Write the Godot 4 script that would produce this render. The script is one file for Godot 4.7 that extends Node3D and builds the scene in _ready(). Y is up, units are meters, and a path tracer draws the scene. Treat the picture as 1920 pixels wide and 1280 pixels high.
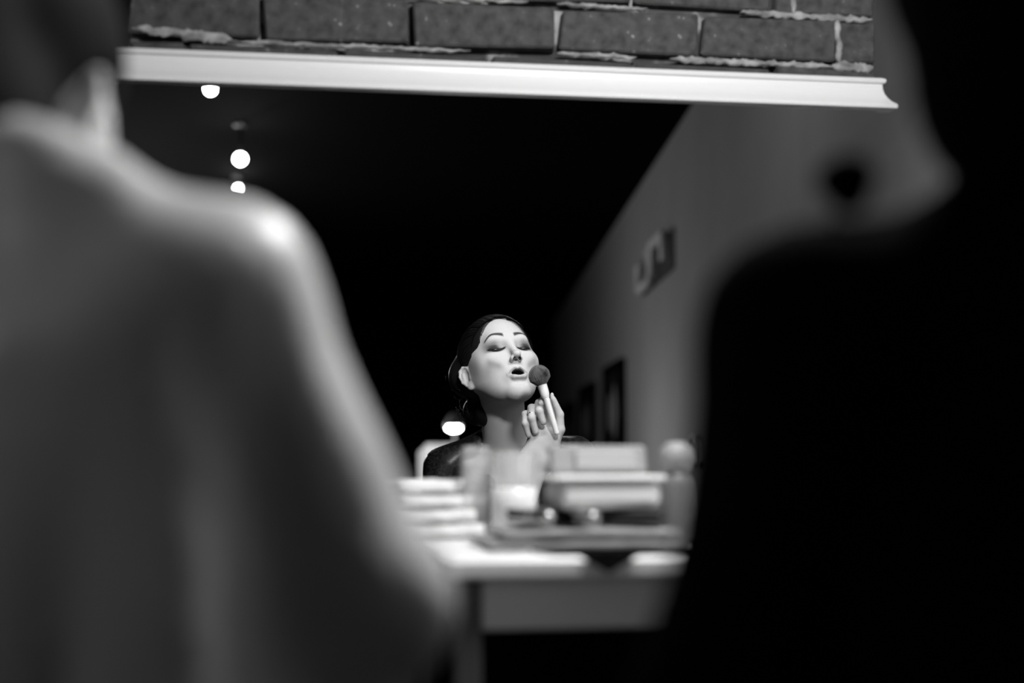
extends Node3D

# ------------------------------------------------------------------ helpers
class Prim:
	var t := 0            # 0 tapered capsule, 1 ellipsoid
	var a := Vector3.ZERO
	var ba := Vector3.ZERO
	var bb := 1.0
	var ra := 0.01
	var rb := 0.01
	var k := 0.01
	var sub := false
	var rinv := Vector3.ONE
	var rinv2 := Vector3.ONE
	var turned := false
	var inv := Basis()
	func dist(p: Vector3) -> float:
		var q := p - a
		if t == 0:
			var h := clampf(q.dot(ba) / bb, 0.0, 1.0)
			return (q - ba * h).length() - (ra + (rb - ra) * h)
		if turned:
			q = inv * q
		var k0 := (q * rinv).length()
		var k1 := (q * rinv2).length()
		if k1 < 1e-6:
			return -ra
		return k0 * (k0 - 1.0) / k1

func cap(a: Vector3, b: Vector3, ra: float, rb: float, k := 0.01, sub := false) -> Prim:
	var p := Prim.new()
	p.a = a; p.ba = b - a; p.bb = maxf((b - a).length_squared(), 1e-9); p.ra = ra; p.rb = rb; p.k = k; p.sub = sub
	return p

func ell(a: Vector3, r: Vector3, k := 0.01, sub := false, turn := Basis()) -> Prim:
	var p := Prim.new()
	p.t = 1; p.a = a; p.ra = minf(r.x, minf(r.y, r.z)); p.k = k; p.sub = sub
	p.rinv = Vector3.ONE / r; p.rinv2 = p.rinv * p.rinv
	if turn != Basis():
		p.turned = true; p.inv = turn.inverse()
	return p

func field(p: Vector3, L: Array[Prim]) -> float:
	var d := 1000.0
	for q in L:
		var e := q.dist(p)
		if q.sub:
			e = -e
			var h := maxf(q.k - absf(d - e), 0.0) / q.k
			d = maxf(d, e) + h * h * q.k * 0.25
		else:
			var h := maxf(q.k - absf(d - e), 0.0) / q.k
			d = minf(d, e) - h * h * q.k * 0.25
	return d

# surface nets over a box; returns {v, n, i}
func nets(L: Array[Prim], lo: Vector3, hi: Vector3, cell: float) -> Dictionary:
	var B := 6
	var nb := Vector3i(ceili((hi.x - lo.x) / cell / B), ceili((hi.y - lo.y) / cell / B), ceili((hi.z - lo.z) / cell / B))
	var nx := nb.x * B + 1
	var ny := nb.y * B + 1
	var nz := nb.z * B + 1
	var g := PackedFloat32Array()
	g.resize(nx * ny * nz)
	g.fill(999.0)
	var half := B * cell * 0.5
	var reach := half * 1.7321
	var active: Array[Vector3i] = []
	for bz in nb.z:
		for by in nb.y:
			for bx in nb.x:
				var c := lo + Vector3(bx * B, by * B, bz * B) * cell + Vector3.ONE * half
				var near: Array[Prim] = []
				var d := 1000.0
				var ds: Array[float] = []
				for q in L:
					var e := q.dist(c)
					ds.append(e)
					if not q.sub: d = minf(d, e)
				if d > reach * 1.5 + 0.012:
					continue
				for j in L.size():
					if ds[j] < reach * 1.6 + L[j].k + (0.0 if L[j].sub else maxf(d, 0.0)):
						near.append(L[j])
				if field(c, near) < -reach * 1.5 - 0.01:
					continue
				active.append(Vector3i(bx, by, bz))
				for z in range(bz * B, bz * B + B + 1):
					for y in range(by * B, by * B + B + 1):
						var row := (z * ny + y) * nx
						for x in range(bx * B, bx * B + B + 1):
							if g[row + x] == 999.0:
								g[row + x] = field(lo + Vector3(x, y, z) * cell, near)
	var vid := PackedInt32Array()
	vid.resize(nx * ny * nz)
	vid.fill(-1)
	var V := PackedVector3Array()
	var off := [0, 1, nx, nx + 1, nx * ny, nx * ny + 1, nx * ny + nx, nx * ny + nx + 1]
	var cor: Array[Vector3] = [Vector3(0, 0, 0), Vector3(1, 0, 0), Vector3(0, 1, 0), Vector3(1, 1, 0), Vector3(0, 0, 1), Vector3(1, 0, 1), Vector3(0, 1, 1), Vector3(1, 1, 1)]
	var ed := [0, 1, 2, 3, 4, 5, 6, 7, 0, 2, 1, 3, 4, 6, 5, 7, 0, 4, 1, 5, 2, 6, 3, 7]
	var val := PackedFloat32Array()
	val.resize(8)
	for b in active:
		for z in range(b.z * B, b.z * B + B):
			for y in range(b.y * B, b.y * B + B):
				for x in range(b.x * B, b.x * B + B):
					var o := (z * ny + y) * nx + x
					var neg := 0
					var bad := false
					for j in 8:
						var w := g[o + off[j]]
						val[j] = w
						if w == 999.0: bad = true
						if w < 0.0: neg += 1
					if bad or neg == 0 or neg == 8:
						continue
					var s := Vector3.ZERO
					var n := 0
					for j in 12:
						var ia: int = ed[j * 2]
						var ib: int = ed[j * 2 + 1]
						var va := val[ia]
						var vb := val[ib]
						if (va < 0.0) != (vb < 0.0):
							s += cor[ia].lerp(cor[ib], va / (va - vb))
							n += 1
					vid[o] = V.size()
					V.append(lo + (Vector3(x, y, z) + s / n) * cell)
	var I := PackedInt32Array()
	var st := [1, nx, nx * ny]
	for b in active:
		for z in range(b.z * B, b.z * B + B):
			for y in range(b.y * B, b.y * B + B):
				for x in range(b.x * B, b.x * B + B):
					var o := (z * ny + y) * nx + x
					var w0 := g[o]
					if w0 == 999.0: continue
					for ax in 3:
						var w1 := g[o + st[ax]]
						if w1 == 999.0 or (w0 < 0.0) == (w1 < 0.0): continue
						var u: int = st[(ax + 1) % 3]
						var v: int = st[(ax + 2) % 3]
						if o - u - v < 0: continue
						var p0 := vid[o]
						var p1 := vid[o - u]
						var p2 := vid[o - u - v]
						var p3 := vid[o - v]
						if p0 < 0 or p1 < 0 or p2 < 0 or p3 < 0: continue
						if w0 < 0.0:
							I.append_array([p0, p2, p1, p0, p3, p2])
						else:
							I.append_array([p0, p1, p2, p0, p2, p3])
	return {"v": V, "i": I}

func smooth_normals(d: Dictionary) -> void:
	var V: PackedVector3Array = d.v
	var I: PackedInt32Array = d.i
	var N := PackedVector3Array()
	N.resize(V.size())
	for t in range(0, I.size(), 3):
		var a := V[I[t]]
		var n := (V[I[t + 2]] - a).cross(V[I[t + 1]] - a)
		N[I[t]] += n; N[I[t + 1]] += n; N[I[t + 2]] += n
	for j in N.size():
		N[j] = N[j].normalized()
	d.n = N

func moved(d: Dictionary, x: Transform3D) -> Dictionary:
	var V: PackedVector3Array = d.v
	var W := PackedVector3Array()
	W.resize(V.size())
	for j in V.size(): W[j] = x * V[j]
	var r := {"v": W, "i": d.i}
	if d.has("uv"): r.uv = d.uv
	if d.has("col"): r.col = d.col
	return r

func joined(list: Array) -> Dictionary:
	var V := PackedVector3Array()
	var I := PackedInt32Array()
	var UV := PackedVector2Array()
	var C := PackedColorArray()
	for d in list:
		var base := V.size()
		V.append_array(d.v)
		for k in d.i: I.append(base + k)
		if d.has("uv"): UV.append_array(d.uv)
		else:
			var z := PackedVector2Array()
			z.resize(d.v.size())
			z.fill(Vector2(0.02, 0.02))
			UV.append_array(z)
		if d.has("col"): C.append_array(d.col)
		else:
			var w := PackedColorArray()
			w.resize(d.v.size())
			w.fill(Color(1, 1, 1))
			C.append_array(w)
	return {"v": V, "i": I, "uv": UV, "col": C}

func mesh_of(d: Dictionary) -> ArrayMesh:
	if not d.has("n"): smooth_normals(d)
	var arr := []
	arr.resize(Mesh.ARRAY_MAX)
	arr[Mesh.ARRAY_VERTEX] = d.v
	arr[Mesh.ARRAY_NORMAL] = d.n
	arr[Mesh.ARRAY_INDEX] = d.i
	if d.has("uv"): arr[Mesh.ARRAY_TEX_UV] = d.uv
	if d.has("col"): arr[Mesh.ARRAY_COLOR] = d.col
	var m := ArrayMesh.new()
	m.add_surface_from_arrays(Mesh.PRIMITIVE_TRIANGLES, arr)
	return m

var taken := {}
func numbered(n: String) -> String:
	if not taken.has(n):
		taken[n] = 0
		return n
	taken[n] += 1
	return "%s_%03d" % [n, taken[n]]

func tag(o: Node3D, label: String, category: String, group := "") -> Node3D:
	o.set_meta("label", label)
	o.set_meta("category", category)
	if group: o.set_meta("group", group)
	return o

func thing(n: String, label: String, category: String, at := Vector3.ZERO, turn := 0.0, group := "") -> Node3D:
	var o := Node3D.new()
	o.name = numbered(n)
	add_child(o)
	o.position = at
	o.rotation.y = turn
	return tag(o, label, category, group)

func part(n: String, m: Mesh, mat: Material, parent: Node3D, at := Vector3.ZERO, turn := Vector3.ZERO) -> MeshInstance3D:
	var o := MeshInstance3D.new()
	o.name = n if parent != self else numbered(n)
	o.mesh = m
	o.material_override = mat
	o.position = at
	o.rotation = turn
	parent.add_child(o, true)
	return o

func struct(n: String, m: Mesh, mat: Material, at := Vector3.ZERO, turn := 0.0) -> MeshInstance3D:
	var o := part(n, m, mat, self, at, Vector3(0, turn, 0))
	o.set_meta("kind", "structure")
	return o

func mat(c: float, rough := 0.7, metal := 0.0, spec := 0.5) -> StandardMaterial3D:
	# c is a linear reflectance; the picture is black and white
	var m := StandardMaterial3D.new()
	m.albedo_color = Color(c, c, c).linear_to_srgb()
	m.roughness = rough
	m.metallic = metal
	m.metallic_specular = spec
	return m

func noise_tex(seed_: int, freq: float, ramp: Array, size := 512, octaves := 5, kind := FastNoiseLite.TYPE_SIMPLEX_SMOOTH) -> NoiseTexture2D:
	var n := FastNoiseLite.new()
	n.seed = seed_
	n.frequency = freq
	n.fractal_octaves = octaves
	n.noise_type = kind
	var t := NoiseTexture2D.new()
	t.width = size; t.height = size; t.seamless = true; t.noise = n
	var gr := Gradient.new()
	var offs := PackedFloat32Array()
	var cols := PackedColorArray()
	for r in ramp:
		offs.append(r[0]); cols.append(Color(r[1], r[1], r[1]).linear_to_srgb())
	gr.offsets = offs; gr.colors = cols
	t.color_ramp = gr
	return t

func glow_mat(e: float) -> StandardMaterial3D:
	var m := mat(0.8, 0.5)
	m.emission_enabled = true
	m.emission = Color(1, 1, 1)
	m.emission_energy_multiplier = e
	return m

# bevelled box
func rbox(s: Vector3, r := 0.004, jitter := 0.0, seed_ := 1) -> ArrayMesh:
	var rng := RandomNumberGenerator.new()
	rng.seed = seed_
	var h := s * 0.5
	var st := SurfaceTool.new()
	st.begin(Mesh.PRIMITIVE_TRIANGLES)
	# 24 points: each corner three times, pulled in along two axes
	var pt := {}
	for sx in [-1, 1]:
		for sy in [-1, 1]:
			for sz in [-1, 1]:
				var c := Vector3(sx * h.x, sy * h.y, sz * h.z)
				var j := Vector3(rng.randf_range(-1, 1), rng.randf_range(-1, 1), rng.randf_range(-1, 1)) * jitter
				pt[[sx, sy, sz, 0]] = c - Vector3(0, sy * r, sz * r) + j
				pt[[sx, sy, sz, 1]] = c - Vector3(sx * r, 0, sz * r) + j
				pt[[sx, sy, sz, 2]] = c - Vector3(sx * r, sy * r, 0) + j
	var quads := []
	for s1 in [-1, 1]:
		quads.append([[s1, -1, -1, 0], [s1, 1, -1, 0], [s1, 1, 1, 0], [s1, -1, 1, 0]])
		quads.append([[-1, s1, -1, 1], [1, s1, -1, 1], [1, s1, 1, 1], [-1, s1, 1, 1]])
		quads.append([[-1, -1, s1, 2], [1, -1, s1, 2], [1, 1, s1, 2], [-1, 1, s1, 2]])
		for s2 in [-1, 1]:
			quads.append([[s1, s2, -1, 0], [s1, s2, 1, 0], [s1, s2, 1, 1], [s1, s2, -1, 1]])
			quads.append([[s1, -1, s2, 0], [s1, 1, s2, 0], [s1, 1, s2, 2], [s1, -1, s2, 2]])
			quads.append([[-1, s1, s2, 1], [1, s1, s2, 1], [1, s1, s2, 2], [-1, s1, s2, 2]])
	var tris := []
	for q in quads:
		tris.append([pt[q[0]], pt[q[1]], pt[q[2]]])
		tris.append([pt[q[0]], pt[q[2]], pt[q[3]]])
	for sx in [-1, 1]:
		for sy in [-1, 1]:
			for sz in [-1, 1]:
				tris.append([pt[[sx, sy, sz, 0]], pt[[sx, sy, sz, 1]], pt[[sx, sy, sz, 2]]])
	for t in tris:
		var a: Vector3 = t[0]
		var b: Vector3 = t[1]
		var c: Vector3 = t[2]
		var n := (c - a).cross(b - a)
		if n.dot(a + b + c) < 0:
			var q := b; b = c; c = q
			n = -n
		st.set_smooth_group(-1)
		for v in [a, b, c]:
			st.set_normal(n.normalized())
			st.add_vertex(v)
	return st.commit()

# lathe round y: points (radius, height)
func lathe(pts: Array, seg := 28) -> ArrayMesh:
	var V := PackedVector3Array()
	var I := PackedInt32Array()
	for p in pts:
		for s in seg:
			var a := TAU * s / seg
			V.append(Vector3(cos(a) * p[0], p[1], sin(a) * p[0]))
	for r in pts.size() - 1:
		for s in seg:
			var a := r * seg + s
			var b := r * seg + (s + 1) % seg
			I.append_array([a, a + seg, b, b, a + seg, b + seg])
	var d := {"v": V, "i": I}
	smooth_normals(d)
	return mesh_of(d)

func tube_data(pts: PackedVector3Array, r0: float, r1: float, sides := 6) -> Dictionary:
	var V := PackedVector3Array()
	var I := PackedInt32Array()
	var n := pts.size()
	for k in n:
		var d := (pts[mini(k + 1, n - 1)] - pts[maxi(k - 1, 0)]).normalized()
		var u := d.cross(Vector3(0.31, 0.9, 0.17)).normalized()
		var w := d.cross(u)
		var r := lerpf(r0, r1, float(k) / (n - 1))
		for s in sides:
			var a := TAU * s / sides
			V.append(pts[k] + (u * cos(a) + w * sin(a)) * r)
	for k in n - 1:
		for s in sides:
			var a := k * sides + s
			var b := k * sides + (s + 1) % sides
			I.append_array([a, b, a + sides, b, b + sides, a + sides])
	return {"v": V, "i": I}

func tube(pts: Array, r0: float, r1 := -1.0, sides := 10) -> ArrayMesh:
	return mesh_of(tube_data(PackedVector3Array(pts), r0, r0 if r1 < 0 else r1, sides))

func bent(d: Dictionary, amp: float, freq: float, stretch: Vector3, seed_: int) -> void:
	# folds of cloth: push the surface along its normals
	smooth_normals(d)
	var n := FastNoiseLite.new()
	n.seed = seed_
	n.frequency = freq
	n.fractal_octaves = 2
	var V: PackedVector3Array = d.v
	for j in V.size():
		V[j] += d.n[j] * (amp * n.get_noise_3dv(V[j] * stretch))
	d.v = V
	d.erase("n")

# ------------------------------------------------------------------ heads
func head_prims(fine := true) -> Array[Prim]:
	var L: Array[Prim] = []
	L.append(ell(Vector3(0, 0.03, -0.012), Vector3(0.073, 0.083, 0.093), 0.02))
	L.append(ell(Vector3(0, -0.018, 0.026), Vector3(0.060, 0.078, 0.056), 0.03))
	L.append(ell(Vector3(0, -0.058, 0.030), Vector3(0.049, 0.048, 0.046), 0.03))
	for s in [-1.0, 1.0]:
		L.append(cap(Vector3(s * 0.055, -0.042, -0.008), Vector3(s * 0.012, -0.101, 0.058), 0.013, 0.012, 0.03))
		L.append(ell(Vector3(s * 0.042, -0.022, 0.050), Vector3(0.020, 0.016, 0.020), 0.025))
		L.append(ell(Vector3(s * 0.056, -0.020, 0.012), Vector3(0.0135, 0.026, 0.032), 0.025))
	L.append(ell(Vector3(0, -0.101, 0.066), Vector3(0.017, 0.014, 0.014), 0.018))
	if fine:
		L.append(cap(Vector3(-0.034, 0.021, 0.069), Vector3(0.034, 0.021, 0.069), 0.009, 0.009, 0.02))
		for s in [-1.0, 1.0]:
			L.append(ell(Vector3(s * 0.031, 0.001, 0.090), Vector3(0.018, 0.010, 0.014), 0.014, true))
			L.append(ell(Vector3(s * 0.031, 0.000, 0.066), Vector3(0.0155, 0.0115, 0.0125), 0.004))
	L.append(cap(Vector3(0, 0.010, 0.080), Vector3(0, -0.031, 0.100), 0.0060, 0.0072, 0.014))
	L.append(ell(Vector3(0, -0.0345, 0.1035), Vector3(0.0080, 0.0068, 0.0082), 0.007))
	for s in [-1.0, 1.0]:
		L.append(ell(Vector3(s * 0.0095, -0.0395, 0.0935), Vector3(0.0050, 0.0058, 0.0080), 0.005))
	if fine:
		for s in [-1.0, 1.0]:
			L.append(ell(Vector3(s * 0.0058, -0.0450, 0.0990), Vector3(0.0032, 0.0060, 0.0056), 0.0012, true))
		# muzzle and lips
		L.append(ell(Vector3(0, -0.070, 0.068), Vector3(0.024, 0.020, 0.019), 0.012))
		for s in [-1.0, 1.0]:
			L.append(cap(Vector3(s * 0.004, -0.0605, 0.0875), Vector3(s * 0.0195, -0.0690, 0.0790), 0.0042, 0.0022, 0.005))
		L.append(cap(Vector3(-0.010, -0.0795, 0.0850), Vector3(0.010, -0.0795, 0.0850), 0.0052, 0.0052, 0.006))
		for s in [-1.0, 1.0]:
			L.append(cap(Vector3(s * 0.010, -0.0795, 0.0850), Vector3(s * 0.0195, -0.0705, 0.0785), 0.0050, 0.0022, 0.005))
		L.append(ell(Vector3(0, -0.0692, 0.088), Vector3(0.0150, 0.0072, 0.018), 0.003, true))
		L.append(ell(Vector3(0, -0.0905, 0.085), Vector3(0.014, 0.0040, 0.005), 0.010, true))
		L.append(ell(Vector3(0, -0.0540, 0.0925), Vector3(0.0025, 0.006, 0.004), 0.005, true))
	# ears: a flared disc with a rim, a hollow and a lobe
	for s in [-1.0, 1.0]:
		var tb := Basis(Vector3(0, 1, 0), -s * 0.62) * Basis(Vector3(1, 0, 0), -0.12)
		var c := Vector3(s * 0.0765, -0.020, -0.010)
		L.append(ell(c, Vector3(0.0065, 0.026, 0.0165), 0.006, false, tb))
		if fine:
			var ep := func(back: float, up: float, out: float) -> Vector3: return c + tb * Vector3(s * out, up, -back)
			L.append(ell(ep.call(-0.001, -0.001, 0.0070), Vector3(0.0062, 0.0150, 0.0085), 0.003, true, tb))
			var rim := [ep.call(-0.013, 0.004, 0.004), ep.call(-0.010, 0.018, 0.0045), ep.call(0.000, 0.0245, 0.005), ep.call(0.0095, 0.020, 0.0055), ep.call(0.0140, 0.008, 0.0055), ep.call(0.0125, -0.008, 0.005), ep.call(0.006, -0.020, 0.0045)]
			for j in 6:
				L.append(cap(rim[j], rim[j + 1], 0.0027, 0.0027, 0.003))
			L.append(cap(ep.call(0.006, 0.010, 0.004), ep.call(0.0075, -0.008, 0.004), 0.0022, 0.0022, 0.003))
			L.append(cap(ep.call(-0.012, -0.004, 0.004), ep.call(-0.011, -0.011, 0.0045), 0.0036, 0.0036, 0.004))
			L.append(ell(ep.call(-0.002, -0.026, 0.002), Vector3(0.0048, 0.0085, 0.0085), 0.005, false, tb))
	return L

func face_uv(d: Dictionary) -> void:
	var V: PackedVector3Array = d.v
	var UV := PackedVector2Array()
	UV.resize(V.size())
	for j in V.size():
		var p := V[j]
		UV[j] = Vector2(0.5 + p.x / 0.2, 0.5 - (p.y + 0.01) / 0.24) if p.z > 0.02 else Vector2(0.02, 0.02)
	d.uv = UV
	# nostril pits darkened by vertex colour, standing in for the shade inside
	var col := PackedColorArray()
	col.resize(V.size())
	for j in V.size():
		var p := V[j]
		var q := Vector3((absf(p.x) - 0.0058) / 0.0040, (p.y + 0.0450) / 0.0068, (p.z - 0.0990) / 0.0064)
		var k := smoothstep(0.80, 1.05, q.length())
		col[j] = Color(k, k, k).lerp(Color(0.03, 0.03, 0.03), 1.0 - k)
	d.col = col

const SKIN := 0.56
func face_paint() -> ImageTexture:
	# make-up on a face: brows, lids, lashes, lips, contour
	var w := 512
	var h := 608
	var im := Image.create_empty(w, h, false, Image.FORMAT_RGB8)
	var n := FastNoiseLite.new()
	n.seed = 5
	n.frequency = 0.05
	for py in h:
		for px in w:
			var x := ((px + 0.5) / w - 0.5) * 0.2
			var y := (0.5 - (py + 0.5) / h) * 0.24 - 0.01
			var c := SKIN * (1.0 + 0.03 * n.get_noise_2d(px, py))
			var ax := absf(x)
			# contour powder under the cheekbone
			var t := clampf((ax - 0.024) / 0.040, 0.0, 1.0)
			var cy := lerpf(-0.052, -0.026, t)
			var cd := (y - cy) / 0.0095
			c *= 1.0 - 0.42 * exp(-cd * cd) * smoothstep(0.020, 0.036, ax) * (1.0 - smoothstep(0.050, 0.062, ax))
			# light powder below the eyes and on the brow bone
			# eye shadow, darkest at the outer half of the lid
			var ex := (ax - 0.0345) / 0.0200
			var ey := (y + 0.0010) / (lerpf(0.0095, 0.0155, smoothstep(0.016, 0.036, ax)) if y > -0.0010 else 0.0085)
			var sh := exp(-ex * ex * ex * ex - absf(ey * ey * ey))
			c = lerpf(c, 0.022, 0.97 * sh * lerpf(0.55, 1.0, smoothstep(0.018, 0.034, ax)))
			# lash line
			var lx := (ax - 0.031) / 0.0165
			if absf(lx) < 1.25:
				var ly := -0.0062 + 0.0028 * lx * lx + 0.0010 * lx
				var th := 0.0046 * (1.0 - 0.45 * lx * lx) + 0.0004
				var q := (y - ly) / maxf(th, 0.0003)
				c = lerpf(c, 0.012, exp(-q * q * q * q) * (1.0 - smoothstep(1.0, 1.25, absf(lx))))
			# brow
			var bt := (ax - 0.0115) / 0.039
			if bt > -0.05 and bt < 1.05:
				var by := 0.0255 + 0.0060 * sin(clampf(bt, 0, 1) * 2.6) - 0.009 * pow(maxf(bt - 0.5, 0.0) / 0.5, 2.0)
				var bth := lerpf(0.0052, 0.0022, clampf(bt, 0.0, 1.0))
				var bq := (y - by) / bth
				c = lerpf(c, 0.022, exp(-bq * bq * bq * bq) * smoothstep(-0.05, 0.08, bt) * (1.0 - smoothstep(0.97, 1.05, bt)) * 0.95)
			# lips
			if ax < 0.0225:
				var u := ax / 0.0215
				var top := -0.0572 - 0.0110 * u * u * u - (0.0012 * exp(-pow(ax / 0.003, 2)))
				var bot := -0.0860 + 0.0155 * u * u * u
				if y < top and y > bot:
					var edge := smoothstep(0.0, 0.0012, minf(top - y, y - bot))
					c = lerpf(c, SKIN * (0.60 if y > -0.070 else 0.86), edge)
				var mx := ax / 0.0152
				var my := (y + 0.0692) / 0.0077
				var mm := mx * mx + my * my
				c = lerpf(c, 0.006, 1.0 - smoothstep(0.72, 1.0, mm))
			im.set_pixel(px, py, Color(c, c, c).linear_to_srgb())
	return ImageTexture.create_from_image(im)

func hair_cap(r: Vector3, low := -0.045) -> Array[Prim]:
	var L: Array[Prim] = []
	L.append(ell(Vector3(0, 0.030, -0.015), r, 0.01))
	L.append(ell(Vector3(0, -0.075, -0.075), Vector3(0.052, 0.040, 0.040), 0.03))
	L.append(ell(Vector3(0, -0.045, 0.085), Vector3(0.0670, 0.132, 0.090), 0.006, true))
	for s in [-1.0, 1.0]:
		L.append(ell(Vector3(s * 0.085, -0.030, 0.000), Vector3(0.030, 0.045, 0.024), 0.008, true))
	return L

func strands(count: int, seed_: int) -> Dictionary:
	# combed-back strands lying on the hair, from the hairline to the nape
	var rng := RandomNumberGenerator.new()
	rng.seed = seed_
	var list := []
	for k in count:
		var f := rng.randf_range(-1.0, 1.0)
		var pts := PackedVector3Array()
		var th := f * 1.75
		var lift := rng.randf_range(0.0, 0.0025)
		for j in 17:
			var t := j / 16.0
			# start on the hairline arc, end at the bun behind
			var start := Vector3(sin(th) * 0.85, cos(th) * 0.70 - 0.12 * absf(f), 1.25 - 0.75 * absf(f))
			var end := Vector3(sin(th) * 0.30, -0.35 + 0.3 * cos(th), -0.95)
			var v := start.lerp(end, t) + Vector3(0, 0.35 * sin(PI * t) * maxf(cos(th), 0.0), 0)
			v = v.normalized()
			var rr := 1.0 / sqrt(pow(v.x / 0.079, 2) + pow(v.y / 0.089, 2) + pow(v.z / 0.1, 2))
			var at := Vector3(0, 0.030, -0.015) + v * (rr + lift + 0.0005)
			var se := (at - Vector3(0, -0.045, 0.085)) / Vector3(0.0655, 0.130, 0.0885)
			if se.length() > 1.0: pts.append(at)
		if pts.size() > 2: list.append(tube_data(pts, 0.0009, 0.0006, 4))
	return joined(list)

# ------------------------------------------------------------------ scene
var skin_mat: StandardMaterial3D
var M := {}

func _ready() -> void:
	# camera
	var cam := Camera3D.new()
	cam.name = "camera"
	var ca := CameraAttributesPhysical.new()
	ca.frustum_focal_length = 50.0
	ca.frustum_focus_distance = 3.03
	ca.frustum_near = 0.05
	ca.frustum_far = 100.0
	ca.exposure_aperture = 1.7
	cam.attributes = ca
	add_child(cam)
	cam.fov = 26.99
	cam.position = Vector3(0, 0.86, 0)
	cam.rotation.x = atan(206.0 / 2667.0)
	cam.current = true
	# sky and exposure: a night interior
	var we := WorldEnvironment.new()
	we.name = "environment"
	var env := Environment.new()
	env.background_mode = Environment.BG_COLOR
	env.background_color = Color(0, 0, 0)
	env.tonemap_mode = Environment.TONE_MAPPER_LINEAR
	env.tonemap_exposure = 1.0
	env.sdfgi_enabled = true
	env.ssao_enabled = true
	env.ssil_enabled = true
	we.environment = env
	add_child(we)

	make_materials()
	build_room()
	build_bulkhead()
	build_lamps()
	build_wall_things()
	build_table()
	build_table_things()
	build_woman()
	build_left_person()
	build_right_person()

func make_materials() -> void:
	skin_mat = mat(1.0, 0.62, 0.0, 0.25)
	skin_mat.albedo_texture = face_paint()
	skin_mat.vertex_color_use_as_albedo = true
	M.plaster = mat(1.0, 0.85)
	M.plaster.albedo_texture = noise_tex(3, 0.004, [[0.0, 0.31], [0.5, 0.33], [1.0, 0.345]])
	M.plaster.uv1_triplanar = true
	M.plaster.uv1_world_triplanar = true
	M.plaster.uv1_scale = Vector3.ONE * 0.5
	M.dark = mat(0.004, 0.95, 0.0, 0.1)
	M.floor = mat(0.02, 0.8, 0.0, 0.2)
	M.white = mat(0.82, 0.4)
	M.black = mat(0.006, 0.95, 0.0, 0.05)
	M.black_gloss = mat(0.012, 0.2)
	M.black_metal = mat(0.02, 0.35, 0.6)
	M.chrome = mat(0.7, 0.18, 1.0)

func build_room() -> void:
	# the room runs off behind the table; its right-hand wall recedes
	var yaw := deg_to_rad(1.7)
	var right := struct("wall_right", rbox(Vector3(0.12, 2.9, 26.0), 0.002), M.plaster, Vector3(1.2 + 0.06 - 0.0297 * 8.0, 1.37, -8.0), yaw)
	right.set_meta("label", "grey plastered wall with framed pictures, running away on the right")
	struct("floor", rbox(Vector3(11.0, 0.1, 26.0), 0.002), M.floor, Vector3(-3.6, -0.05, -8.0))
	struct("ceiling", rbox(Vector3(11.0, 0.1, 26.0), 0.002), M.dark, Vector3(-3.6, 2.78, -8.0))
	struct("wall_left", rbox(Vector3(0.1, 2.9, 26.0), 0.002), M.dark, Vector3(-7.0, 1.37, -8.0))
	struct("wall_back", rbox(Vector3(11.0, 2.9, 0.1), 0.002), M.dark, Vector3(-3.6, 1.37, -20.5))
	struct("wall_rear", rbox(Vector3(11.0, 2.9, 0.1), 0.002), M.dark, Vector3(-3.6, 1.37, 4.5))

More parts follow.
